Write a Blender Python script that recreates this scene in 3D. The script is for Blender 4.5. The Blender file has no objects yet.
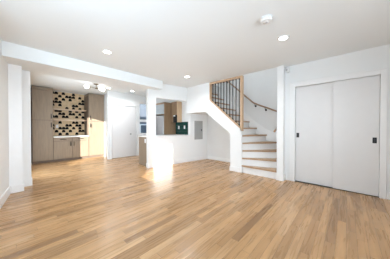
import bpy, bmesh, math, random
from mathutils import Vector, Matrix
random.seed(7)
S = bpy.context.scene
C = S.collection
PI = math.pi

# ---------------------------------------------------------------- camera
YAW, PITCH, FPX, EYE = 0.742, 0.0105, 166.0, 1.12
cam_d = bpy.data.cameras.new('camera'); cam = bpy.data.objects.new('camera', cam_d); C.objects.link(cam)
cam_d.sensor_width = 36.0; cam_d.lens = 36.0 * FPX / 390.0; cam_d.clip_start = 0.02
cam.location = (0, 0, EYE); cam.rotation_euler = (PI/2 - PITCH, 0, YAW)
S.camera = cam

# ---------------------------------------------------------------- world, sun, daylight, added fill, exposure
S.view_settings.view_transform = 'Standard'; S.view_settings.look = 'None'
S.view_settings.gamma = 1.0; S.view_settings.use_curve_mapping = False
S.view_settings.exposure = 0.66
w = bpy.data.worlds.new('sky'); S.world = w; w.use_nodes = True
bg = w.node_tree.nodes['Background']; bg.inputs[0].default_value = (0.72, 0.84, 1.0, 1); bg.inputs[1].default_value = 1.0
S.cycles.max_bounces = 10; S.cycles.diffuse_bounces = 7; S.cycles.sample_clamp_indirect = 6.0

SUN_DIR = Vector((-0.62, 0.78, -0.212)).normalized()
sl = bpy.data.lights.new('sun', 'SUN'); sun = bpy.data.objects.new('sun', sl); C.objects.link(sun)
sl.energy = 14.0; sl.angle = math.radians(0.15); sl.color = (1.0, 0.96, 0.91)
sun.location = (4, -5, 4); sun.rotation_euler = SUN_DIR.to_track_quat('-Z', 'Y').to_euler()

def area(name, loc, direction, sx, sy, power, color=(1, 1, 1), spread=PI):
    l = bpy.data.lights.new(name, 'AREA'); l.shape = 'RECTANGLE'; l.size = sx; l.size_y = sy
    l.energy = power; l.color = color; l.spread = spread
    o = bpy.data.objects.new(name, l); C.objects.link(o); o.location = loc
    o.rotation_euler = Vector(direction).to_track_quat('-Z', 'Y').to_euler()
    return o
area('right_end_fill', (2.6, 0.6, 0.9), (-1, 0.0, 0.22), 2.6, 1.5, 44, (0.75, 0.875, 1.0), math.radians(115))  # added soft fill lamp
area('rear_window_daylight', (-0.85, -0.97, 1.1), (-0.75, 1, 0.3), 1.3, 1.0, 33, (0.66, 0.84, 1.0), math.radians(120))
area('kitchen_glass_door_daylight', (-5.5, 0.2, 0.95), (0, 1, -0.1), 0.75, 1.4, 22, (0.74, 0.88, 1.0))
area('upper_landing_lamp', (-2.1, 4.3, 3.55), (0, 0, -1), 1.6, 0.7, 6, (0.85, 0.93, 1.0))  # unseen upstairs ceiling lamp, added to light the stairwell

# ---------------------------------------------------------------- materials
def mat(name, color, rough=0.5, metal=0.0, noise=0.0, nscale=8.0, bump=0.0, spec=None, stretch=(1, 1, 1)):
    m = bpy.data.materials.new(name); m.use_nodes = True
    nt = m.node_tree; b = nt.nodes['Principled BSDF']
    b.inputs['Base Color'].default_value = (*color, 1); b.inputs['Roughness'].default_value = rough
    b.inputs['Metallic'].default_value = metal
    if spec is not None: b.inputs['Specular IOR Level'].default_value = spec
    if noise or bump:
        tc = nt.nodes.new('ShaderNodeTexCoord'); mp = nt.nodes.new('ShaderNodeMapping'); mp.inputs['Scale'].default_value = stretch
        n = nt.nodes.new('ShaderNodeTexNoise'); n.inputs['Scale'].default_value = nscale; n.inputs['Detail'].default_value = 5
        nt.links.new(tc.outputs['Object'], mp.inputs[0]); nt.links.new(mp.outputs[0], n.inputs['Vector'])
        if noise:
            r = nt.nodes.new('ShaderNodeValToRGB')
            r.color_ramp.elements[0].position = 0.3; r.color_ramp.elements[1].position = 0.7
            r.color_ramp.elements[0].color = (*[c*(1-noise) for c in color], 1)
            r.color_ramp.elements[1].color = (*[min(1, c*(1+noise)) for c in color], 1)
            nt.links.new(n.outputs['Fac'], r.inputs[0]); nt.links.new(r.outputs[0], b.inputs['Base Color'])
        if bump:
            bu = nt.nodes.new('ShaderNodeBump'); bu.inputs['Strength'].default_value = bump; bu.inputs['Distance'].default_value = 0.002
            nt.links.new(n.outputs['Fac'], bu.inputs['Height']); nt.links.new(bu.outputs[0], b.inputs['Normal'])
    return m

def emit(name, color, strength):
    m = bpy.data.materials.new(name); m.use_nodes = True; nt = m.node_tree; b = nt.nodes['Principled BSDF']
    b.inputs['Base Color'].default_value = (*color, 1); b.inputs['Emission Color'].default_value = (*color, 1)
    b.inputs['Emission Strength'].default_value = strength
    return m

def glass_mat():
    m = bpy.data.materials.new('window_glass'); m.use_nodes = True; nt = m.node_tree
    for n in list(nt.nodes): nt.nodes.remove(n)
    o = nt.nodes.new('ShaderNodeOutputMaterial'); mx = nt.nodes.new('ShaderNodeMixShader')
    t = nt.nodes.new('ShaderNodeBsdfTransparent'); t.inputs[0].default_value = (0.93, 0.96, 0.97, 1)
    g = nt.nodes.new('ShaderNodeBsdfGlossy'); g.inputs['Roughness'].default_value = 0.03
    f = nt.nodes.new('ShaderNodeFresnel'); f.inputs[0].default_value = 1.25
    nt.links.new(f.outputs[0], mx.inputs[0]); nt.links.new(t.outputs[0], mx.inputs[1]); nt.links.new(g.outputs[0], mx.inputs[2])
    nt.links.new(mx.outputs[0], o.inputs[0])
    return m

def wood_floor():
    m = bpy.data.materials.new('oak_strip_floor'); m.use_nodes = True; nt = m.node_tree; N = nt.nodes.new; L = nt.links.new
    b = nt.nodes['Principled BSDF']
    tc = N('ShaderNodeTexCoord'); sp = N('ShaderNodeSeparateXYZ'); L(tc.outputs['Object'], sp.inputs[0])
    def math_(op, a, c=None):
        n = N('ShaderNodeMath'); n.operation = op
        for i, v in enumerate((a, c)):
            if v is None: continue
            if isinstance(v, (int, float)): n.inputs[i].default_value = v
            else: L(v, n.inputs[i])
        return n.outputs[0]
    W = 0.078
    xr = math_('DIVIDE', sp.outputs['X'], W); row = math_('FLOOR', xr); fx = math_('FRACT', xr)
    wn = N('ShaderNodeTexWhiteNoise'); wn.noise_dimensions = '1D'; L(row, wn.inputs['W'])
    wn2 = N('ShaderNodeTexWhiteNoise'); wn2.noise_dimensions = '1D'; L(math_('ADD', row, 71.3), wn2.inputs['W'])
    ln = math_('ADD', math_('MULTIPLY', wn2.outputs['Value'], 0.9), 0.6)
    yr = math_('DIVIDE', math_('ADD', sp.outputs['Y'], math_('MULTIPLY', wn.outputs['Value'], 9.0)), ln)
    colm = math_('FLOOR', yr); fy = math_('FRACT', yr)
    cb = N('ShaderNodeCombineXYZ'); L(row, cb.inputs[0]); L(colm, cb.inputs[1])
    bid = N('ShaderNodeTexWhiteNoise'); bid.noise_dimensions = '2D'; L(cb.outputs[0], bid.inputs['Vector'])
    ramp = N('ShaderNodeValToRGB'); e = ramp.color_ramp.elements
    FL = [(0.0, (0.30, 0.168, 0.08)), (0.06, (0.36, 0.205, 0.094)), (0.5, (0.475, 0.275, 0.126)), (0.9, (0.525, 0.312, 0.15)), (1.0, (0.565, 0.358, 0.19))]
    e[0].position, e[0].color = FL[0][0], (*FL[0][1], 1); e[1].position, e[1].color = FL[-1][0], (*FL[-1][1], 1)
    for p, c in FL[1:-1]:
        k = ramp.color_ramp.elements.new(p); k.color = (*c, 1)
    L(bid.outputs['Value'], ramp.inputs[0])
    # grain along Y, shifted per board
    off = N('ShaderNodeVectorMath'); off.operation = 'SCALE'; off.inputs['Scale'].default_value = 13.0; L(bid.outputs['Color'], off.inputs[0])
    ad = N('ShaderNodeVectorMath'); ad.operation = 'ADD'; L(tc.outputs['Object'], ad.inputs[0]); L(off.outputs[0], ad.inputs[1])
    mp = N('ShaderNodeMapping'); mp.inputs['Scale'].default_value = (26, 1.6, 1); L(ad.outputs[0], mp.inputs[0])
    gr = N('ShaderNodeTexNoise'); gr.inputs['Scale'].default_value = 1.0; gr.inputs['Detail'].default_value = 6; gr.inputs['Distortion'].default_value = 1.2
    L(mp.outputs[0], gr.inputs['Vector'])
    gv = N('ShaderNodeMapRange'); gv.inputs['From Min'].default_value = 0.3; gv.inputs['From Max'].default_value = 0.7
    gv.inputs['To Min'].default_value = 0.84; gv.inputs['To Max'].default_value = 1.10; L(gr.outputs['Fac'], gv.inputs['Value'])
    mp2 = N('ShaderNodeMapping'); mp2.inputs['Scale'].default_value = (9, 1.1, 1); L(ad.outputs[0], mp2.inputs[0])
    g2 = N('ShaderNodeTexNoise'); g2.inputs['Scale'].default_value = 1.0; g2.inputs['Detail'].default_value = 2; L(mp2.outputs[0], g2.inputs['Vector'])
    gv2 = N('ShaderNodeMapRange'); gv2.inputs['From Min'].default_value = 0.3; gv2.inputs['From Max'].default_value = 0.7
    gv2.inputs['To Min'].default_value = 0.88; gv2.inputs['To Max'].default_value = 1.08; L(g2.outputs['Fac'], gv2.inputs['Value'])
    # gaps between boards
    gx = math_('LESS_THAN', math_('MINIMUM', fx, math_('SUBTRACT', 1.0, fx)), 0.014)
    gy = math_('LESS_THAN', math_('MULTIPLY', math_('MINIMUM', fy, math_('SUBTRACT', 1.0, fy)), ln), 0.0014)
    gap = math_('SUBTRACT', 1.0, math_('MULTIPLY', math_('MAXIMUM', gx, gy), 0.6))
    val = math_('MULTIPLY', math_('MULTIPLY', gv.outputs[0], gv2.outputs[0]), gap)
    mul = N('ShaderNodeVectorMath'); mul.operation = 'SCALE'; L(ramp.outputs[0], mul.inputs[0]); L(val, mul.inputs['Scale'])
    L(mul.outputs[0], b.inputs['Base Color'])
    ro = N('ShaderNodeMapRange'); ro.inputs['To Min'].default_value = 0.22; ro.inputs['To Max'].default_value = 0.34; L(gr.outputs['Fac'], ro.inputs['Value'])
    L(ro.outputs[0], b.inputs['Roughness']); b.inputs['Specular IOR Level'].default_value = 0.45
    return m

M = {}
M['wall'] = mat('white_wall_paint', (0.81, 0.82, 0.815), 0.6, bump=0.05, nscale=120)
M['ceil'] = mat('white_ceiling_paint', (0.81, 0.838, 0.842), 0.75, bump=0.05, nscale=90)
M['trim'] = mat('white_trim_paint', (0.84, 0.84, 0.835), 0.35, noise=0.01)
M['door'] = mat('white_door_paint', (0.72, 0.715, 0.71), 0.4, noise=0.01)
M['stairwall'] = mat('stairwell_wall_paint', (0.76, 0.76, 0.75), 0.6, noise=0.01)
M['floor'] = wood_floor()
M['oak'] = mat('oiled_oak', (0.42, 0.27, 0.155), 0.4, noise=0.22, nscale=6, stretch=(3, 18, 18))
M['oakpost'] = mat('oiled_oak_post', (0.56, 0.38, 0.24), 0.4, noise=0.15, nscale=6, stretch=(18, 18, 2))
M['rail'] = mat('brown_oak_rail', (0.33, 0.21, 0.13), 0.4, noise=0.15, nscale=8)
M['black'] = mat('black_metal', (0.008, 0.008, 0.009), 0.5, metal=0.0, spec=0.3, noise=0.1)
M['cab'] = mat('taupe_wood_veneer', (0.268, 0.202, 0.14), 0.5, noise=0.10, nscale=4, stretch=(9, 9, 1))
M['shelf'] = mat('light_shelf_wood', (0.62, 0.48, 0.34), 0.5, noise=0.08, nscale=4, stretch=(2, 9, 9))
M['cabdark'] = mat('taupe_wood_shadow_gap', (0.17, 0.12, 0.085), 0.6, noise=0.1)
M['kwood'] = mat('warm_oak_veneer', (0.27, 0.175, 0.10), 0.45, noise=0.14, nscale=4, stretch=(10, 10, 1))
M['kwood_light'] = mat('pale_oak_panel', (0.60, 0.42, 0.26), 0.45, noise=0.1, nscale=4, stretch=(10, 10, 1))
M['quartz'] = mat('white_quartz', (0.86, 0.86, 0.85), 0.2, noise=0.03, nscale=5)
M['tan'] = mat('tan_tile', (0.60, 0.45, 0.27), 0.35, noise=0.18, nscale=9)
M['grout'] = mat('beige_grout', (0.55, 0.45, 0.33), 0.8, noise=0.05)
M['btile'] = mat('black_tile_glaze', (0.006, 0.006, 0.007), 0.5, spec=0.05, noise=0.1)
M['green'] = mat('dark_green_glaze', (0.012, 0.055, 0.045), 0.15, noise=0.35, nscale=14)
M['ggrout'] = mat('dark_grout', (0.10, 0.19, 0.16), 0.8, noise=0.1)
M['steel'] = mat('brushed_steel', (0.42, 0.42, 0.43), 0.28, metal=1.0, noise=0.08, nscale=4, stretch=(1, 1, 30))
M['panel'] = mat('grey_enamel', (0.36, 0.37, 0.36), 0.45, noise=0.03)
M['plastic'] = mat('white_plastic', (0.80, 0.80, 0.79), 0.4, noise=0.01)
M['greyplastic'] = mat('grey_plastic', (0.45, 0.45, 0.45), 0.5, noise=0.02)
M['darkgrey'] = mat('dark_grey_metal', (0.03, 0.03, 0.032), 0.5, noise=0.05)
M['nickel'] = mat('satin_nickel', (0.45, 0.44, 0.42), 0.3, metal=1.0, noise=0.03)
M['brass'] = mat('dark_brass', (0.20, 0.15, 0.08), 0.35, metal=0.9, noise=0.05)
M['siding'] = mat('blue_grey_siding', (0.11, 0.125, 0.15), 0.7, noise=0.1, nscale=3)
M['darkglass'] = mat('dark_exterior_glass', (0.05, 0.07, 0.09), 0.15, noise=0.1)
M['glass'] = glass_mat()
M['frost'] = mat('glossy_grey_cabinet_glass', (0.33, 0.37, 0.40), 0.12, noise=0.05)
M['bulb'] = emit('downlight_diffuser', (1.0, 0.97, 0.92), 9.0)
M['globe'] = emit('opal_globe_glass', (1.0, 0.97, 0.92), 4.5)

# ---------------------------------------------------------------- mesh helpers
def box(bm, x0, x1, y0, y1, z0, z1, bev=0.0, mi=0):
    x0, x1 = sorted((x0, x1)); y0, y1 = sorted((y0, y1)); z0, z1 = sorted((z0, z1))
    v = [bm.verts.new(p) for p in ((x0,y0,z0),(x1,y0,z0),(x1,y1,z0),(x0,y1,z0),(x0,y0,z1),(x1,y0,z1),(x1,y1,z1),(x0,y1,z1))]
    fs = [bm.faces.new([v[i] for i in q]) for q in ((3,2,1,0),(4,5,6,7),(0,1,5,4),(1,2,6,5),(2,3,7,6),(3,0,4,7))]
    for f in fs: f.material_index = mi
    if bev > 0:
        es = list({e for f in fs for e in f.edges})
        r = bmesh.ops.bevel(bm, geom=es, offset=bev, segments=2, affect='EDGES', profile=0.5)
        for f in r['faces']: f.material_index = mi
    return bm
def prism(bm, pts, axis, a0, a1, mi=0):
    """polygon pts (2-D) extruded along axis: 'y' pts are (x,z), 'z' pts are (x,y), 'x' pts are (y,z)"""
    def P(p, a): return {'y': (p[0], a, p[1]), 'z': (p[0], p[1], a), 'x': (a, p[0], p[1])}[axis]
    A = [bm.verts.new(P(p, a0)) for p in pts]; B = [bm.verts.new(P(p, a1)) for p in pts]
    n = len(pts); fs = [bm.faces.new(A), bm.faces.new(B[::-1])]
    for i in range(n): fs.append(bm.faces.new((A[i], B[i], B[(i+1) % n], A[(i+1) % n])))
    for f in fs: f.material_index = mi
    return bm
def lathe(bm, prof, c, axis='z', seg=28, mi=0):
    """profile of (radius, height) about an axis through c"""
    rings = []
    for r, h in prof:
        ring = []
        for i in range(seg):
            a = 2*PI*i/seg; u, v_ = max(r, 1e-5)*math.cos(a), max(r, 1e-5)*math.sin(a)
            p = {'z': (u, v_, h), 'x': (h, u, v_), 'y': (v_, h, u)}[axis]
            ring.append(bm.verts.new((c[0]+p[0], c[1]+p[1], c[2]+p[2])))
        rings.append(ring)
    for a, b in zip(rings, rings[1:]):
        for i in range(seg):
            f = bm.faces.new((a[i], a[(i+1) % seg], b[(i+1) % seg], b[i])); f.material_index = mi; f.smooth = True
    for ring in (rings[0][::-1], rings[-1]):
        f = bm.faces.new(ring); f.material_index = mi
    return bm
def tube(bm, pts, r, seg=10, mi=0):
    pts = [Vector(p) for p in pts]; rings = []
    for i, p in enumerate(pts):
        d = (pts[min(i+1, len(pts)-1)] - pts[max(i-1, 0)]).normalized()
        up = Vector((0, 0, 1)) if abs(d.z) < 0.95 else Vector((1, 0, 0))
        s = d.cross(up).normalized(); t = s.cross(d)
        rings.append([bm.verts.new(p + s*r*math.cos(2*PI*k/seg) + t*r*math.sin(2*PI*k/seg)) for k in range(seg)])
    for a, b in zip(rings, rings[1:]):
        for k in range(seg):
            f = bm.faces.new((a[k], a[(k+1) % seg], b[(k+1) % seg], b[k])); f.smooth = True; f.material_index = mi
    bm.faces.new(rings[0][::-1]); bm.faces.new(rings[-1])
    return bm
B = bmesh.new
def obj(name, bm, m, parent=None, label=None, origin=None):
    """links a bmesh drawn in world coordinates as ONE mesh object"""
    ms = m if isinstance(m, (list, tuple)) else [m]
    bmesh.ops.recalc_face_normals(bm, faces=bm.faces)
    if origin is None:
        if parent is not None: origin = Vector(parent['_o'])
        else:
            xs = [v.co for v in bm.verts]; lo = [min(v[i] for v in xs) for i in range(3)]; hi = [max(v[i] for v in xs) for i in range(3)]
            origin = Vector(((lo[0]+hi[0])/2, (lo[1]+hi[1])/2, lo[2]))
    origin = Vector(origin)
    bmesh.ops.translate(bm, verts=bm.verts, vec=-origin)
    me = bpy.data.meshes.new(name); bm.to_mesh(me); bm.free()
    for x in ms: me.materials.append(x)
    o = bpy.data.objects.new(name, me); C.objects.link(o)
    if parent is not None:
        o.parent = parent; o.location = origin - Vector(parent['_o'])
    else: o.location = origin
    o['_o'] = tuple(origin)
    if label: o['label'] = label
    return o
def tag(o, label, cat, group=None):
    o['label'] = label; o['category'] = cat
    if group: o['group'] = group
    return o
def thing(name, label, cat, loc, group=None):
    o = bpy.data.objects.new(name, None); C.objects.link(o); o.location = loc; o['_o'] = tuple(loc); o.empty_display_size = 0.1
    return tag(o, label, cat, group)
def struct(name, bm, m, label=None, origin=(0, 0, 0)):
    o = obj(name, bm, m, None, None, origin); o['kind'] = 'structure'
    if label: o['label'] = label
    return o
def dup(root, loc, label, group=None):
    r = root.copy(); C.objects.link(r); r.location = loc; r['label'] = label; r['_o'] = tuple(loc)
    if group: r['group'] = group
    for ch in list(root.children):
        c = ch.copy(); C.objects.link(c); c.parent = r
        for g in list(ch.children):
            d = g.copy(); C.objects.link(d); d.parent = c
    return r

SKEW = math.atan(0.16)
def skew(bm):                    # the pass-through wall runs at a slight angle to the room
    bmesh.ops.rotate(bm, verts=bm.verts, cent=(-4.07, 2.52, 0), matrix=Matrix.Rotation(-SKEW, 3, 'Z')); return bm
# ---------------------------------------------------------------- key dimensions (metres)
H = 2.42                     # ceiling
XP = -4.07                   # pony wall face
YS = 3.82                    # stair wall face
YB = 4.72                    # wall behind the stairs
YD = 3.95                    # closet door wall
XN = -1.95                   # newel corner
XK = -6.2                    # kitchen door wall
XC = -7.0                    # cabinet fronts
YK = 4.10                    # kitchen tiled wall
YL = -0.06                   # left wall

# ---------------------------------------------------------------- setting
b = B(); box(b, -8.0, 3.0, -1.3, 5.0, -0.06, 0.0); struct('floor', b, M['floor'], 'oak strip floor')
b = B()
box(b, -3.9, 3.0, -1.3, YS+0.0, H, H+0.1)
box(b, -8.0, -3.9, -0.4, YK+0.3, H, H+0.1)
box(b, -1.0, 3.0, YS, YD+0.9, H, H+0.1)
box(b, -3.9, -2.98, YS, YK+0.3, H, H+0.1)
struct('ceiling', b, M['ceil'], 'white ceiling')
# dropped beam between living room and kitchen
b = B(); box(b, -4.5, -3.8, YL-0.1, 2.82, 2.2, H); struct('trim_beam', b, M['ceil'], 'white dropped ceiling beam over the kitchen opening')
# left wall, with the pier under the beam
b = B(); prism(b, [(-4.22, YL), (-2.3, YL-0.25), (-2.3, YL-0.37), (-4.22, YL-0.12)], 'z', 0, H); box(b, -2.42, -2.3, -1.0, YL-0.37, 0, H); struct('wall_left', b, M['wall'], 'white left wall')
b = B(); box(b, -4.5, -4.22, YL-0.12, 0.10, 0, 2.2); struct('trim_pier', b, M['trim'], 'white wall pier under the beam')
# kitchen left wall with glazed door opening
b = B()
box(b, -5.06, -4.5, 0.08, 0.22, 0, H); box(b, -8.0, -5.94, 0.08, 0.22, 0, H); box(b, -5.94, -5.06, 0.08, 0.22, 2.1, H)
struct('wall_kitchen_left', b, M['wall'], 'white kitchen wall with glazed door opening')
b = B()
for x0, x1 in ((-5.06, -4.96), (-6.04, -5.94)): box(b, x0, x1, 0.22, 0.245, 0, 2.2)
box(b, -5.94, -5.06, 0.22, 0.245, 2.1, 2.2)
struct('trim_kitchen_left', b, M['trim'], 'white casing of the glazed kitchen door')
# white casing right beside the cabinets
b = B(); box(b, -6.95, -6.83, 0.22, 0.25, 0, 2.25); struct('trim_cabinet_left', b, M['trim'], 'white upright beside the tall cabinet')
# wall behind cabinets, niche side
b = B(); box(b, -7.75, -7.58, 0.0, 2.5, 0, H); struct('wall_cabinets', b, M['wall'], 'white wall behind the cabinets')
# kitchen door wall
DY0, DY1, DH = 2.36, 3.30, 1.95
b = B()
box(b, XK-0.12, XK, 2.24, DY0, 0, H); box(b, XK-0.12, XK, DY0, DY1, DH, H); box(b, XK-0.12, XK, DY1, 3.40, 0, H)
box(b, -7.58, XK-0.12, 2.40, 2.5, 0, H)
box(b, XK-0.12, XK, 3.40, 3.98, 2.16, H); box(b, XK-0.12, XK, 3.40, 3.98, 0, 0.84); box(b, XK-0.12, XK, 3.98, YK, 0, H)
struct('wall_kitchen_far', b, M['wall'], 'white far kitchen wall with a flush door')
b = B()
for y0, y1 in ((DY0-0.012, DY0+0.002), (DY1-0.002, DY1+0.012)): box(b, XK, XK+0.006, y0, y1, 0, DH)
box(b, XK, XK+0.006, DY0-0.012, DY1+0.012, DH, DH+0.012)
struct('trim_kitchen_door', b, M['trim'])
b = B(); box(b, XK, XK+0.014, 2.245, DY0-0.012, 0, 0.11); box(b, XK, XK+0.014, DY1+0.012, 3.40, 0, 0.11); struct('baseboard_kitchen_far', b, M['trim'])
# kitchen tiled wall
b = B(); box(b, -6.2, -3.93, YK, YK+0.12, 0, H); struct('wall_kitchen_right', b, M['wall'], 'white kitchen wall')
# half wall with pass-through opening and post; it runs on under the stairs, where it carries the electrical panel
U0, U1, U2, U3, ZO = 2.52, 2.75, 3.98, 4.75, 1.985
b = B()
box(b, XP-0.13, XP, U0, U1, 0, H)
box(b, XP-0.13, XP, U1, U2, 0, 0.84); box(b, XP-0.13, XP, U1, U2, ZO, H)
box(b, XP-0.13, XP, U2, U3, 0, H)
struct('wall_pass_through', skew(b), M['wall'], 'white half wall with post and header round the kitchen pass-through')
b = B(); box(b, XP-0.145, XP+0.008, U1, U2, 0.84, 0.865, 0.003); struct('trim_pass_through', skew(b), M['trim'], 'white ledge on the half wall')
b = B(); box(b, XP, XP+0.015, U0, U3-0.03, 0, 0.12); box(b, XP-0.13, XP+0.015, U0-0.015, U0, 0, 0.12); struct('baseboard_pass_through', skew(b), M['trim'])
# walls round the stairs
XE = -3.72
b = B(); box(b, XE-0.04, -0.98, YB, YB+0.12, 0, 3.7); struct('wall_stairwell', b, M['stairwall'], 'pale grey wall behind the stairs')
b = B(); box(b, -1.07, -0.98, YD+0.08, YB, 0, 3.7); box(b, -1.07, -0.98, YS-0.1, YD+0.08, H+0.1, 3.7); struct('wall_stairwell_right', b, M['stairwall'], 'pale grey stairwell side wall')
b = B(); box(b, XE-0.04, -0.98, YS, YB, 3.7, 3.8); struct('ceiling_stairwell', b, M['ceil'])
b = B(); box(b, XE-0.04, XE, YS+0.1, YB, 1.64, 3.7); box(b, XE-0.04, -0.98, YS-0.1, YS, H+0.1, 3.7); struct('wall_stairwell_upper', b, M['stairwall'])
b = B(); box(b, XE+0.014, -2.25, YB-0.014, YB, 0, 0.11); struct('baseboard_stairs', b, M['trim'])
# stair side wall: stepped band over an open recess
SH = lambda x: 1.10 + 0.845*(XN - x)           # top of the sloping wall
b = B()
prism(b, [(-3.86, 1.59), (-3.09, 1.59), (-2.25, 0.97), (-2.25, 0), (XN+0.02, 0), (XN+0.02, SH(XN)-0.02), (-2.94, SH(-2.94)-0.02), (-2.94, H), (-3.86, H)], 'y', YS, YS+0.10)
struct('wall_stair_side', b, M['wall'], 'white sloping side wall of the stairs')
b = B(); prism(b, [(-3.93, 1.59), (-3.09, 1.59), (-2.25, 0.97), (-2.25, 1.02), (-3.07, 1.64), (-3.93, 1.64)], 'y', YS+0.10, YB); struct('ceiling_recess', b, M['wall'], 'white sloping underside of the stairs')
b = B(); box(b, -2.25, -2.17, YS+0.10, YB, 0, 1.0); struct('wall_recess_right', b, M['wall'])
b = B(); box(b, -2.265, XN+0.035, YS-0.015, YS, 0, 0.12, 0.003); struct('baseboard_stair_side', b, M['trim'])
# post at the right of the stairs
b = B(); box(b, -1.11, -0.985, YS-0.02, YD+0.08, 0, H); struct('wall_post', b, M['trim'], 'white post between stairs and closet')
b = B(); box(b, -1.122, -0.97, YS-0.034, YS-0.02, 0, 0.13, 0.003); box(b, -0.985, -0.97, YS-0.02, YD, 0, 0.13, 0.003); struct('baseboard_post', b, M['trim'])
# closet wall
CX0, CX1, CH = -0.80, 0.385, 1.965
b = B()
box(b, -0.985, CX0, YD, YD+0.1, 0, H); box(b, CX0, CX1, YD, YD+0.1, CH, H); box(b, CX1, 3.0, YD, YD+0.1, 0, H)
box(b, CX0-0.1, CX1+0.1, YD+0.6, YD+0.7, 0, H)
struct('wall_right', b, M['wall'], 'white wall round the sliding closet doors')
b = B()
box(b, CX0-0.095, CX0, YD-0.018, YD, 0, CH+0.095, 0.004); box(b, CX1, CX1+0.075, YD-0.018, YD, 0, CH+0.095, 0.004)
box(b, CX0, CX1, YD-0.018, YD, CH, CH+0.095, 0.004)
box(b, CX0-0.095, CX1+0.075, YD-0.026, YD-0.018, CH+0.075, CH+0.095, 0.003)
struct('trim_closet', b, M['trim'], 'white casing round the closet doors')
b = B(); box(b, CX1+0.075, 3.0, YD-0.015, YD, 0, 0.13, 0.003); struct('baseboard_right', b, M['trim'])
# left baseboards
b = B(); prism(b, [(-4.22, YL+0.016), (-2.3, YL-0.234), (-2.3, YL-0.25), (-4.22, YL)], 'z', 0, 0.13); box(b, -4.22, -4.205, YL, 0.115, 0, 0.13, 0.003); box(b, -4.5, -4.22, 0.10, 0.115, 0, 0.13, 0.003)
struct('baseboard_left', b, M['trim'])
b = B(); box(b, -4.96, -4.5, 0.22, 0.235, 0, 0.13, 0.003); box(b, -6.83, -6.04, 0.22, 0.235, 0, 0.13, 0.003); struct('baseboard_kitchen_left', b, M['trim'])
# walls behind the camera; the low sun comes in through the rear window
b = B()
WX0, WX1, WZ0, WZ1 = -1.12, -0.46, 0.80, 1.79
box(b, -2.3, WX0, -1.1, -1.0, 0, H); box(b, WX1, 3.0, -1.1, -1.0, 0, H); box(b, WX0, WX1, -1.1, -1.0, 0, WZ0); box(b, WX0, WX1, -1.1, -1.0, WZ1, H)
struct('wall_rear', b, M['wall'])
b = B(); box(b, 2.8, 2.95, -1.0, YD, 0, H); struct('wall_far_right', b, M['wall'])

# ---------------------------------------------------------------- doors
# sliding closet doors (left one behind the right one)
def slider(n, x0, x1, y0, hx, hz):
    b = B(); box(b, x0, x1, y0, y0+0.035, 0.012, CH-0.004, 0.002)
    d = struct('door_%d' % n, b, M['door'], ('left' if n == 1 else 'right') + ' white sliding closet door', origin=((x0+x1)/2, y0, 0))
    b = B(); box(b, hx-0.024, hx+0.024, y0-0.003, y0+0.002, hz-0.047, hz+0.047, 0.001)
    h = obj('door_pull', b, M['black'], d, 'black flush pull')
    b = B(); box(b, hx-0.012, hx+0.012, y0-0.0045, y0-0.003, hz-0.032, hz+0.032, 0.0005)
    obj('finger_recess', b, M['darkgrey'], h)
slider(1, CX0+0.003, -0.175, YD+0.048, -0.757, 0.965)
slider(2, -0.192, CX1-0.004, YD+0.006, 0.33, 0.915)
b = B(); box(b, CX0, CX1, YD+0.09, YD+0.1, CH-0.03, CH); box(b, CX0, CX1, YD+0.002, YD+0.1, 0, 0.004); struct('trim_closet_track', b, M['black'])
b = B()
for x0, x1, z0, z1 in ((-5.94, -5.86, 0.01, 2.09), (-5.14, -5.06, 0.01, 2.09), (-5.86, -5.14, 0.01, 0.26), (-5.86, -5.14, 1.97, 2.09)): box(b, x0, x1, 0.12, 0.16, z0, z1)
d4 = struct('door_4', b, M['trim'], 'white glazed kitchen door', origin=(-5.5, 0.14, 0))
b = B(); box(b, -5.86, -5.14, 0.137, 0.143, 0.26, 1.97); obj('door_pane', b, M['glass'], d4)
# flush kitchen door
b = B(); box(b, XK-0.05, XK-0.010, DY0+0.014, DY1-0.014, 0.015, DH-0.014, 0.002)
d3 = struct('door_3', b, M['door'], 'white flush kitchen door', origin=(XK, (DY0+DY1)/2, 0))
b = B(); lathe(b, [(0.026, 0), (0.026, 0.008), (0.010, 0.010), (0.010, 0.03), (0.022, 0.032), (0.026, 0.045), (0.02, 0.055), (0.0, 0.057)], (XK-0.010, 3.06, 0.88), 'x', 16)
obj('door_knob', b, M['nickel'], d3, 'satin metal knob')
# kitchen window beyond the half wall
b = B(); wy0, wy1, wz0, wz1 = 3.40, 3.98, 0.84, 2.16; fx0, fx1 = XK-0.09, XK-0.02
for y0, y1, z0, z1 in ((wy0, wy0+0.06, wz0, wz1), (wy1-0.06, wy1, wz0, wz1), (wy0+0.06, wy1-0.06, wz0, wz0+0.06), (wy0+0.06, wy1-0.06, wz1-0.06, wz1), (wy0+0.06, wy1-0.06, 1.36, 1.46)):
    box(b, fx0, fx1, y0, y1, z0, z1)
w1 = struct('window_1', b, M['trim'], 'white sash window past the post', origin=(XK, wy0, wz0))
b = B(); box(b, XK-0.06, XK-0.055, wy0+0.06, wy1-0.06, wz0+0.06, 1.36); box(b, XK-0.06, XK-0.055, wy0+0.06, wy1-0.06, 1.46, wz1-0.06); obj('window_pane', b, M['glass'], w1)
b = B(); box(b, XK, XK+0.03, wy0-0.02, wy1+0.02, wz0-0.03, wz0, 0.003); obj('window_sill', b, M['trim'], w1)
# neighbouring house seen through that window
b = B(); box(b, -10.4, -10.0, 2.0, 9.5, -0.5, 4.8)
for k in range(26): box(b, -10.0, -9.985, 2.0, 9.5, -0.5+0.2*k, -0.32+0.2*k)
nh = tag(obj('neighbouring_house', b, M['siding']), 'blue-grey sided house outside the kitchen window', 'house')
for y0, z0 in ((5.55, 0.25), (6.5, 0.25)):
    b = B(); box(b, -9.985, -9.95, y0, y0+0.7, z0, z0+1.1); box(b, -9.95, -9.94, y0+0.06, y0+0.64, z0+0.06, z0+1.04, mi=1)
    obj('house_window', b, [M['trim'], M['darkglass']], nh)

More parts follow.
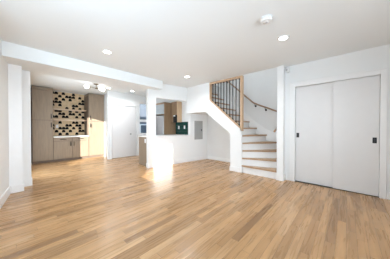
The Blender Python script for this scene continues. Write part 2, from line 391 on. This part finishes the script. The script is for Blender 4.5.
# ---------------------------------------------------------------- stairs
R_ = 0.187
st = thing('staircase', 'winding staircase with oak treads and white risers', 'stairs', (-1.5, 4.27, 0))
PX, PY, XR = XN+0.02, YS+0.03, -1.07
def hit(a):                      # from the pivot at angle a to the well's outer walls
    dx, dy = math.cos(a), math.sin(a); t = 1e9
    if dx > 1e-6: t = min(t, (XR-PX)/dx)
    if dy > 1e-6: t = min(t, (YB-PY)/dy)
    return (PX+dx*t, PY+dy*t)
ang = [math.radians(18*k) for k in range(6)]
ca = math.atan2(YB-PY, XR-PX)
for k in range(1, 6):
    a0, a1 = ang[k-1], ang[k]; z = R_*k; n = (math.sin(a0)*0.028, -math.cos(a0)*0.028)
    p0 = (PX+n[0], PY+n[1]); h0 = hit(a0); h1 = hit(a1)
    q0 = (min(h0[0]+n[0], XR), min(h0[1]+n[1], YB))
    if k == 1: q0 = (-1.115, PY+n[1])
    pts = [p0, q0]
    if k == 1: pts += [(-1.115, YD+0.079), (XR, YD+0.081)]
    if k > 1 and h0[0] >= XR-1e-4: pts.append(h0) if abs(h0[1]-q0[1]) > 0.002 else None
    if a0 < ca < a1: pts.append((XR, YB))
    pts += [h1, (PX, PY+0.005)]
    b = B(); prism(b, pts, 'z', z-0.034, z)
    obj('tread', b, M['oak'], st, 'oak winder tread')
    # riser
    e = h0 if k > 1 else (-1.112, PY)
    m_ = (math.sin(a0)*-0.0, 0); t_ = (-math.sin(a0)*0.016, math.cos(a0)*0.016)
    b = B(); prism(b, [(PX, PY), e, (min(e[0]+t_[0], XR), min(e[1]+t_[1], YB)), (PX+t_[0], PY+t_[1])], 'z', z-R_, z-0.034)
    obj('riser', b, M['trim'], st, 'white riser')
RUN = 0.2213
for k in range(6, 13):
    z = R_*k; x = PX - (k-6)*RUN
    if x-RUN < XE: break
    b = B(); box(b, x-RUN, x+0.028, YS+0.101, YB-0.001, z-0.034, z, 0.004); obj('tread', b, M['oak'], st, 'oak tread')
    b = B(); box(b, x-0.016, x, YS+0.101, YB-0.001, z-R_, z-0.034); obj('riser', b, M['trim'], st, 'white riser')
# skirt boards along the outer walls
b = B(); prism(b, [(XR, 0.60), (XR, 0.86), (-1.32, 0.93), (-1.68, 1.10), (XN, 1.29), (-3.4, 1.29+0.845*1.45), (-3.4, 1.0+0.845*1.45), (XN, 1.0), (-1.68, 0.80)], 'y', YB-0.02, YB-0.001)
obj('skirt_board', b, M['trim'], st, 'white skirt board on the back wall')

# balustrade: newel post, sloping shoe, ceiling band, end post and balusters
bl = thing('balustrade', 'oak framed balustrade with black balusters from stair side to ceiling', 'balustrade', (-2.45, YS+0.05, 1.1))
yc = YS+0.045
b = B(); box(b, XN-0.025, XN+0.03, yc-0.045, yc+0.04, SH(XN)-0.06, H-0.002, 0.003); obj('newel_post', b, M['oakpost'], bl, 'oak newel post')
b = B(); prism(b, [(XN-0.025, SH(XN)-0.02+0.02), (XN-0.025, SH(XN)+0.045), (-2.91, SH(-2.91)+0.025), (-2.91, SH(-2.91)-0.02)], 'y', yc-0.055, yc+0.055); obj('shoe_rail', b, M['oakpost'], bl, 'sloping oak base rail')
b = B(); box(b, -2.91, XN-0.025, yc-0.045, yc+0.04, H-0.055, H-0.002, 0.003); obj('ceiling_rail', b, M['oakpost'], bl, 'oak band under the ceiling')
b = B(); box(b, -2.94, -2.91, yc-0.045, yc+0.04, SH(-2.94)-0.02, H-0.002, 0.003); obj('end_post', b, M['oakpost'], bl)
for k in range(10):
    x = -2.02 - 0.092*k; z0 = SH(x)+0.03
    b = B(); box(b, x-0.0085, x+0.0085, yc-0.0085, yc+0.0085, z0-0.02, H-0.055)
    bb = obj('baluster', b, M['black'], bl)
    b = B(); box(b, x-0.015, x+0.015, yc-0.015, yc+0.015, z0-0.015, z0+0.022, 0.003); obj('baluster_shoe', b, M['black'], bb)
    b = B(); box(b, x-0.014, x+0.014, yc-0.014, yc+0.014, H-0.078, H-0.054, 0.003); obj('baluster_collar', b, M['black'], bb)

# wall handrail following the back wall, round the corner and down the side wall
hr = thing('handrail', 'brown wooden handrail on black brackets along the stairwell wall', 'handrail', (-1.9, YB, 1.7))
yr = YB-0.065
pts = [(-3.3, yr, 3.04), (-2.65, yr, 2.44), (-2.03, yr, 1.87), (-1.98, yr, 1.83), (-1.9, yr, 1.79), (-1.38, yr, 1.56), (-1.23, yr-0.01, 1.49), (-1.17, yr-0.06, 1.46), (-1.162, yr-0.15, 1.41), (-1.162, 4.05, 1.14), (-1.162, 3.92, 1.08), (-1.165, 3.82, 1.04)]
b = B(); tube(b, pts, 0.021, 12); obj('rail', b, M['rail'], hr)
def bracket(x, z):
    b = B(); lathe(b, [(0.028, 0), (0.028, -0.006), (0.01, -0.008)], (x, YB-0.0, z-0.075), 'y', 14)
    tube(b, [(x, YB-0.004, z-0.075), (x, yr+0.01, z-0.075), (x, yr, z-0.066), (x, yr, z-0.018)], 0.007, 8)
    obj('bracket', b, M['black'], hr, 'black metal rail bracket')
for x, z in ((-2.9, 2.67), (-1.95, 1.82), (-1.66, 1.685)): bracket(x, z)

# ---------------------------------------------------------------- kitchen cabinets along the far left
def handle(parent, y, z, vertical=True, ln=0.15):
    x = XC; b = B(); h = ln/2
    if vertical:
        tube(b, [(x+0.028, y, z-h), (x+0.028, y, z+h)], 0.010, 8)
        for s in (-1, 1): tube(b, [(x-0.001, y, z+s*h*0.75), (x+0.028, y, z+s*h*0.75)], 0.006, 6)
    else:
        tube(b, [(x+0.028, y-h, z), (x+0.028, y+h, z)], 0.010, 8)
        for s in (-1, 1): tube(b, [(x-0.001, y+s*h*0.75, z), (x+0.028, y+s*h*0.75, z)], 0.006, 6)
    obj('handle', b, M['black'], parent, 'dark bar handle')
def front(name, parent, y0, y1, z0, z1):
    g = 0.006; b = B(); box(b, XC-0.02, XC, y0+g, y1-g, z0+g, z1-g, 0.002)
    return obj(name, b, M['cab'], parent)
def tall(y0, y1, label, hy, deep=-7.57):
    t = thing('tall_cabinet', label, 'cabinet', (XC-0.29, (y0+y1)/2, 0), 'tall cabinets beside the tiled counter')
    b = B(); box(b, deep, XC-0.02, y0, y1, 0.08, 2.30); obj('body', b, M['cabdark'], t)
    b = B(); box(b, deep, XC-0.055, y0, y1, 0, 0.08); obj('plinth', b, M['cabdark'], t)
    b = B(); box(b, deep, XC+0.012, y0, y1, 2.30, 2.385, 0.004); obj('cornice', b, M['cab'], t)
    u = front('door', t, y0, y1, 1.36, 2.30); handle(u, hy, 1.36+0.13)
    l = front('door', t, y0, y1, 0.08, 1.36); handle(l, hy, 1.36-0.15)
    return t
tall(0.37, 0.86, 'tall taupe wood cabinet in shade, left of the tiled counter', 0.81)
tall(1.86, 2.385, 'tall taupe wood cabinet catching sunlight, right of the tiled counter', 1.91)
bc = thing('base_cabinet', 'low taupe wood cabinet with two drawers under the white counter', 'cabinet', (XC-0.29, 1.36, 0))
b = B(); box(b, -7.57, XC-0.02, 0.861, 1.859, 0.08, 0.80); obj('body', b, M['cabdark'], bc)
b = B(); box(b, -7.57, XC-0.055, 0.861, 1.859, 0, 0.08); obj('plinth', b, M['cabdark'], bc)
for y0, y1, hy in ((0.861, 1.36, 1.315), (1.36, 1.859, 1.405)):
    d = front('drawer', bc, y0, y1, 0.665, 0.80); handle(d, (y0+y1)/2, 0.735, False, 0.16)
    d = front('door', bc, y0, y1, 0.08, 0.665); handle(d, hy, 0.575)
b = B(); box(b, -7.53, XC+0.025, 0.862, 1.858, 0.80, 0.835, 0.004)
tag(obj('countertop', b, M['quartz']), 'white counter slab on the low taupe cabinet', 'countertop')
# tiled splashback
b = B(); box(b, -7.575, -7.545, 0.864, 1.856, 0.835, 2.40, mi=1)
P = 0.0992; ty0, tz0 = 0.864, 0.838; NR = 15; TH = 0.1035
for r in range(NR):
    for c in range(10): box(b, -7.545, -7.535, ty0+c*P+0.0025, ty0+(c+1)*P-0.0025, tz0+r*TH+0.0025, tz0+(r+1)*TH-0.0025, mi=0)
DOMES = {0: (2, 4, 7), 1: (1, 3, 5, 8, 9), 2: (0, 2, 3, 4, 6, 8), 3: (0, 4, 5, 7, 8), 4: (2, 6, 7, 9), 6: (0, 1, 3, 4, 7, 9), 7: (2, 3, 5, 6, 8),
         8: (1, 2, 5, 7, 9), 9: (4, 6, 8), 10: (0, 2, 6, 7), 11: (0, 1, 2, 8, 9), 12: (1, 3, 5, 9), 13: (2, 4, 5, 8, 6), 14: (0, 1, 3, 6)}
for r, cs in DOMES.items():
    for c in cs:
        yc_, z0_ = ty0+(c+0.5)*P, tz0+r*TH+0.014
        rx, rz = P*0.5, TH*0.90
        pts_ = [(yc_+rx*math.cos(PI*i/12), z0_+rz*(math.sin(PI*i/12)**0.55)) for i in range(13)]
        prism(b, pts_, 'x', -7.5352, -7.532, mi=2)
tag(obj('tile_splashback', b, [M['tan'], M['grout'], M['btile']]), 'tan splashback tiles with scattered black half-moon shapes', 'splashback')
for z, lb in ((1.74, 'upper wooden shelf on the tan and black splashback'), (1.37, 'lower wooden shelf on the tan and black splashback')):
    b = B(); box(b, -7.531, -7.28, 0.864, 1.856, z, z+0.042, 0.003); tag(obj('wall_shelf', b, M['shelf']), lb, 'shelf', 'wooden shelves over the counter')
def outlet(name, cx, cy, cz, axis, label, grp=None):
    """duplex outlet plate facing +x or -y"""
    o = thing(name, label, 'outlet', (cx, cy, cz), grp)
    def bx(y0, y1, z0, z1, d0, d1, bev=0.0):
        b = B()
        if axis == 'x': box(b, cx+d0, cx+d1, cy+y0, cy+y1, cz+z0, cz+z1, bev)
        else: box(b, cx+y0, cx+y1, cy-d1, cy-d0, cz+z0, cz+z1, bev)
        return b
    pl = obj('cover_plate', bx(-0.036, 0.036, -0.058, 0.058, 0, 0.006, 0.002), M['plastic'], o)
    for s in (-1, 1): obj('socket', bx(-0.017, 0.017, s*0.026-0.015, s*0.026+0.015, 0.006, 0.008, 0.0005), M['plastic'], pl)
outlet('power_outlet', -7.534, 1.03, 1.17, 'x', 'white outlet plate on the tan and black splashback', 'outlet plates')

# ---------------------------------------------------------------- kitchen beyond the half wall
# peninsula
pn = thing('peninsula_cabinet', 'taupe wood end cabinet behind the white post', 'cabinet', (-4.6, 3.2, 0))
b = B(); box(b, -4.72, -4.215, 2.63, YK-0.02, 0.0, 0.845); obj('body', b, M['cab'], pn)
b = B(); box(b, -4.73, -4.215, 2.60, 2.63, 0.0, 0.845, 0.002); ep = obj('end_panel', b, M['cab'], pn)
b = B(); box(b, -4.73, -4.215, 2.58, YK-0.02, 0.845, 0.88, 0.003); tag(obj('countertop', b, M['quartz']), 'white counter slab beside the post, on the end cabinet', 'countertop')
outlet('power_outlet', -4.36, 2.60, 0.735, 'y', 'white outlet plate on the taupe end cabinet by the post', 'outlet plates')
# fridge in an oak surround
FX0, FX1, FY = -5.68, -4.76, 3.58
fr = thing('fridge', 'stainless steel fridge under oak cabinets', 'fridge', ((FX0+FX1)/2, 3.86, 0))
b = B(); box(b, FX0+0.01, FX1-0.01, FY+0.03, YK-0.02, 0.02, 1.55, 0.006); obj('body', b, M['greyplastic'], fr)
xm = (FX0+FX1)/2
for x0, x1, hx in ((FX0+0.01, xm-0.003, xm-0.05), (xm+0.003, FX1-0.01, xm+0.05)):
    b = B(); box(b, x0, x1, FY-0.03, FY+0.028, 0.62, 1.55, 0.01); d = obj('door', b, M['steel'], fr)
    b = B(); tube(b, [(hx, FY-0.028, 0.72), (hx, FY-0.07, 0.74), (hx, FY-0.07, 1.43), (hx, FY-0.028, 1.45)], 0.011, 8); obj('handle', b, M['steel'], d)
b = B(); box(b, FX0+0.01, FX1-0.01, FY-0.03, FY+0.028, 0.06, 0.61, 0.01); d = obj('freezer_drawer', b, M['steel'], fr)
b = B(); tube(b, [(FX0+0.1, FY-0.028, 0.54), (FX0+0.1, FY-0.07, 0.54), (FX1-0.1, FY-0.07, 0.54), (FX1-0.1, FY-0.028, 0.54)], 0.011, 8); obj('handle', b, M['steel'], d)
b = B(); box(b, FX1, FX1+0.025, FY, YK-0.002, 0, 2.02, 0.002); tag(obj('fridge_side_panel', b, M['kwood']), 'tall oak side panel right of the fridge', 'cabinet panel')
oc = thing('over_fridge_cabinet', 'wall cabinet with glossy grey doors above the fridge', 'cabinet', (xm, 3.86, 1.6))
b = B(); box(b, FX0, FX1-0.001, FY+0.02, YK-0.002, 1.6, 2.02); obj('body', b, M['kwood'], oc)
for x0, x1 in ((FX0+0.004, xm-0.002), (xm+0.002, FX1-0.004)):
    b = B(); box(b, x0, x1, FY, FY+0.02, 1.61, 1.96, 0.002); obj('door', b, M['frost'], oc, 'glossy grey door')
b = B(); box(b, FX0, FX1-0.001, FY-0.004, FY+0.02, 1.965, 2.02, 0.002); obj('top_rail', b, M['kwood'], oc)
uc = thing('wall_cabinet', 'oak wall cabinet over the green tiles', 'cabinet', (-4.58, 4.0, 1.3))
UX0, UX1, UY = FX1+0.026, -4.40, 3.88
b = B(); box(b, UX0, UX1-0.02, UY+0.02, YK-0.002, 1.32, 2.05); obj('body', b, M['kwood'], uc)
b = B(); box(b, UX0+0.003, UX1-0.022, UY, UY+0.02, 1.33, 2.04, 0.002); d = obj('door', b, M['kwood'], uc)
b = B(); box(b, UX1-0.02, UX1, UY, YK-0.002, 1.32, 2.05, 0.002); obj('end_panel', b, M['kwood_light'], uc, 'pale oak end panel')
# black small appliance under the wall cabinet's end
kb = thing('countertop_appliance', 'black appliance with white dial below the oak wall cabinet', 'appliance', (-4.46, 3.83, 1.3))
b = B(); box(b, -4.53, -4.402, 3.80, 3.878, 1.30, 1.57, 0.008); obj('housing', b, M['black'], kb)
b = B(); box(b, -4.515, -4.417, 3.793, 3.80, 1.52, 1.555, 0.002); obj('control_panel', b, M['plastic'], kb)
# tiled green splashback
b = B(); box(b, FX1+0.026, -4.02, YK-0.006, YK-0.001, 0.88, 1.33, mi=1)
gx = (-4.02 - (FX1+0.026))/6; gz = 0.45/4
for i in range(6):
    for j in range(4): box(b, FX1+0.026+i*gx+0.002, FX1+0.026+(i+1)*gx-0.002, YK-0.012, YK-0.006, 0.88+j*gz+0.002, 0.88+(j+1)*gz-0.002, mi=0)
tag(obj('green_splashback', b, [M['green'], M['ggrout']]), 'dark green square tiles on the kitchen wall behind the ledge', 'splashback')
outlet('power_outlet', -4.55, YK-0.012, 1.13, 'y', 'white outlet plate on the left half of the green tiles', 'outlet plates')
outlet('power_outlet', -4.25, YK-0.012, 1.14, 'y', 'white outlet plate on the right half of the green tiles', 'outlet plates')
# electrical panel
ep = thing('electrical_panel', 'grey metal electrical panel on the white wall under the stairs', 'electrical panel', (-3.8, 4.3, 0.72))
b = B(); box(b, XP, XP+0.012, 4.15, 4.51, 0.72, 1.355, 0.003); obj('frame', skew(b), M['panel'], ep)
b = B(); box(b, XP+0.012, XP+0.018, 4.18, 4.48, 0.75, 1.325, 0.002); dd = obj('door', skew(b), M['panel'], ep)
b = B(); box(b, XP+0.018, XP+0.026, 4.43, 4.46, 1.01, 1.07, 0.002); obj('latch', skew(b), M['black'], dd, 'dark latch')

# ---------------------------------------------------------------- ceiling fittings
G = 'recessed ceiling lights'
def downlight_first(loc, label):
    x, y = loc; t = thing('recessed_downlight', label, 'ceiling light', (x, y, H), G)
    b = B(); lathe(b, [(0.055, -0.001), (0.078, -0.001), (0.078, -0.004), (0.072, -0.008), (0.058, -0.010), (0.055, -0.006)], (x, y, H), 'z', 32); obj('trim_ring', b, M['plastic'], t)
    b = B(); lathe(b, [(0.0, -0.008), (0.0575, -0.008), (0.0575, -0.0035), (0.0, -0.0035)], (x, y, H), 'z', 32); obj('diffuser', b, M['bulb'], t, 'glowing round diffuser')
    return t
d0 = downlight_first((-3.03, 1.09), 'lit recessed light in the living room ceiling nearest the dropped beam')
dup(d0, (-3.0, 2.98, H), 'lit recessed light in the ceiling before the kitchen pass-through', G)
dup(d0, (-0.69, 2.64, H), 'lit recessed light in the ceiling near the closet doors and smoke alarm', G)
dup(d0, (-5.61, 2.84, H), 'lit recessed light in the kitchen ceiling above the flush door', G)
dup(d0, (-5.75, 2.10, H), 'lit recessed light in the kitchen ceiling just right of the globe fitting', G)
def lamp(name, loc, power, size=0.11):
    l = bpy.data.lights.new(name, 'AREA'); l.shape = 'DISK'; l.size = size; l.energy = power; l.color = (0.95, 0.97, 1.0); l.spread = math.radians(150)
    o = bpy.data.objects.new(name, l); C.objects.link(o); o.location = loc
for x, y, p in ((-3.03, 1.09, 7), (-3.0, 2.98, 7), (-0.69, 2.64, 7), (-5.61, 2.84, 6), (-5.75, 2.10, 6)): lamp('downlight_beam', (x, y, H-0.014), p)
# smoke alarm
sx, sy = -0.72, 2.04
sm = thing('smoke_alarm', 'round white smoke alarm on the ceiling', 'smoke alarm', (sx, sy, H))
b = B(); lathe(b, [(0.072, -0.0005), (0.072, -0.008), (0.06, -0.01)], (sx, sy, H), 'z', 32); obj('base_plate', b, M['plastic'], sm)
b = B(); lathe(b, [(0.056, -0.010), (0.066, -0.014), (0.066, -0.036), (0.060, -0.043), (0.044, -0.046), (0.042, -0.043), (0.038, -0.043), (0.036, -0.047), (0.0, -0.048)], (sx, sy, H), 'z', 32); bd = obj('body', b, M['plastic'], sm)
b = B(); lathe(b, [(0.014, -0.048), (0.013, -0.051), (0.0, -0.0515)], (sx+0.005, sy, H), 'z', 16); obj('test_button', b, M['greyplastic'], bd)
# motion sensor in the corner by the post
b = B(); lathe(b, [(0.03, -0.055), (0.042, -0.047), (0.045, 0.0), (0.045, 0.036), (0.037, 0.05), (0.016, 0.056)], (-0.938, YD-0.047, 2.335), 'z', 20)
ms = tag(obj('motion_sensor', b, M['plastic']), 'small white sensor in the ceiling corner beside the post', 'sensor')
b = B(); lathe(b, [(0.016, 0.0), (0.014, -0.008), (0.006, -0.012)], (-0.938, YD-0.09, 2.325), 'y', 14); obj('sensor_lens', b, M['greyplastic'], ms)
# three-globe ceiling fitting in the kitchen
gx_, gy_ = -5.5, 1.66
gf = thing('globe_ceiling_light', 'ceiling fitting with three glowing white globes on dark arms', 'ceiling light', (gx_, gy_, H))
b = B(); lathe(b, [(0.065, -0.001), (0.065, -0.018), (0.02, -0.024)], (gx_, gy_, H), 'z', 24); obj('canopy', b, M['brass'], gf)
b = B(); tube(b, [(gx_, gy_, H-0.02), (gx_, gy_, H-0.13)], 0.009, 8); lathe(b, [(0.0, -0.15), (0.02, -0.145), (0.02, -0.115), (0.0, -0.11)], (gx_, gy_, H), 'z', 16); obj('stem', b, M['brass'], gf)
for ex, ey, ez in ((gx_+0.02, gy_-0.25, 2.30), (gx_+0.20, gy_+0.07, 2.26), (gx_-0.06, gy_+0.20, 2.30)):
    c = Vector((ex, ey, ez)); h = Vector((gx_, gy_, H-0.13)); dv = (c-h).normalized()
    b = B(); tube(b, [h, c-dv*0.068], 0.007, 8); am = obj('arm', b, M['brass'], gf)
    b = B(); tube(b, [c-dv*0.09, c-dv*0.055], 0.024, 14); obj('socket', b, M['brass'], am)
    b = B(); bmesh.ops.create_uvsphere(b, u_segments=24, v_segments=16, radius=0.058, matrix=Matrix.Translation(c))
    for f in b.faces: f.smooth = True
    obj('globe', b, M['globe'], am, 'glowing opal glass globe')

for o in S.objects:
    if '_o' in o: del o['_o']
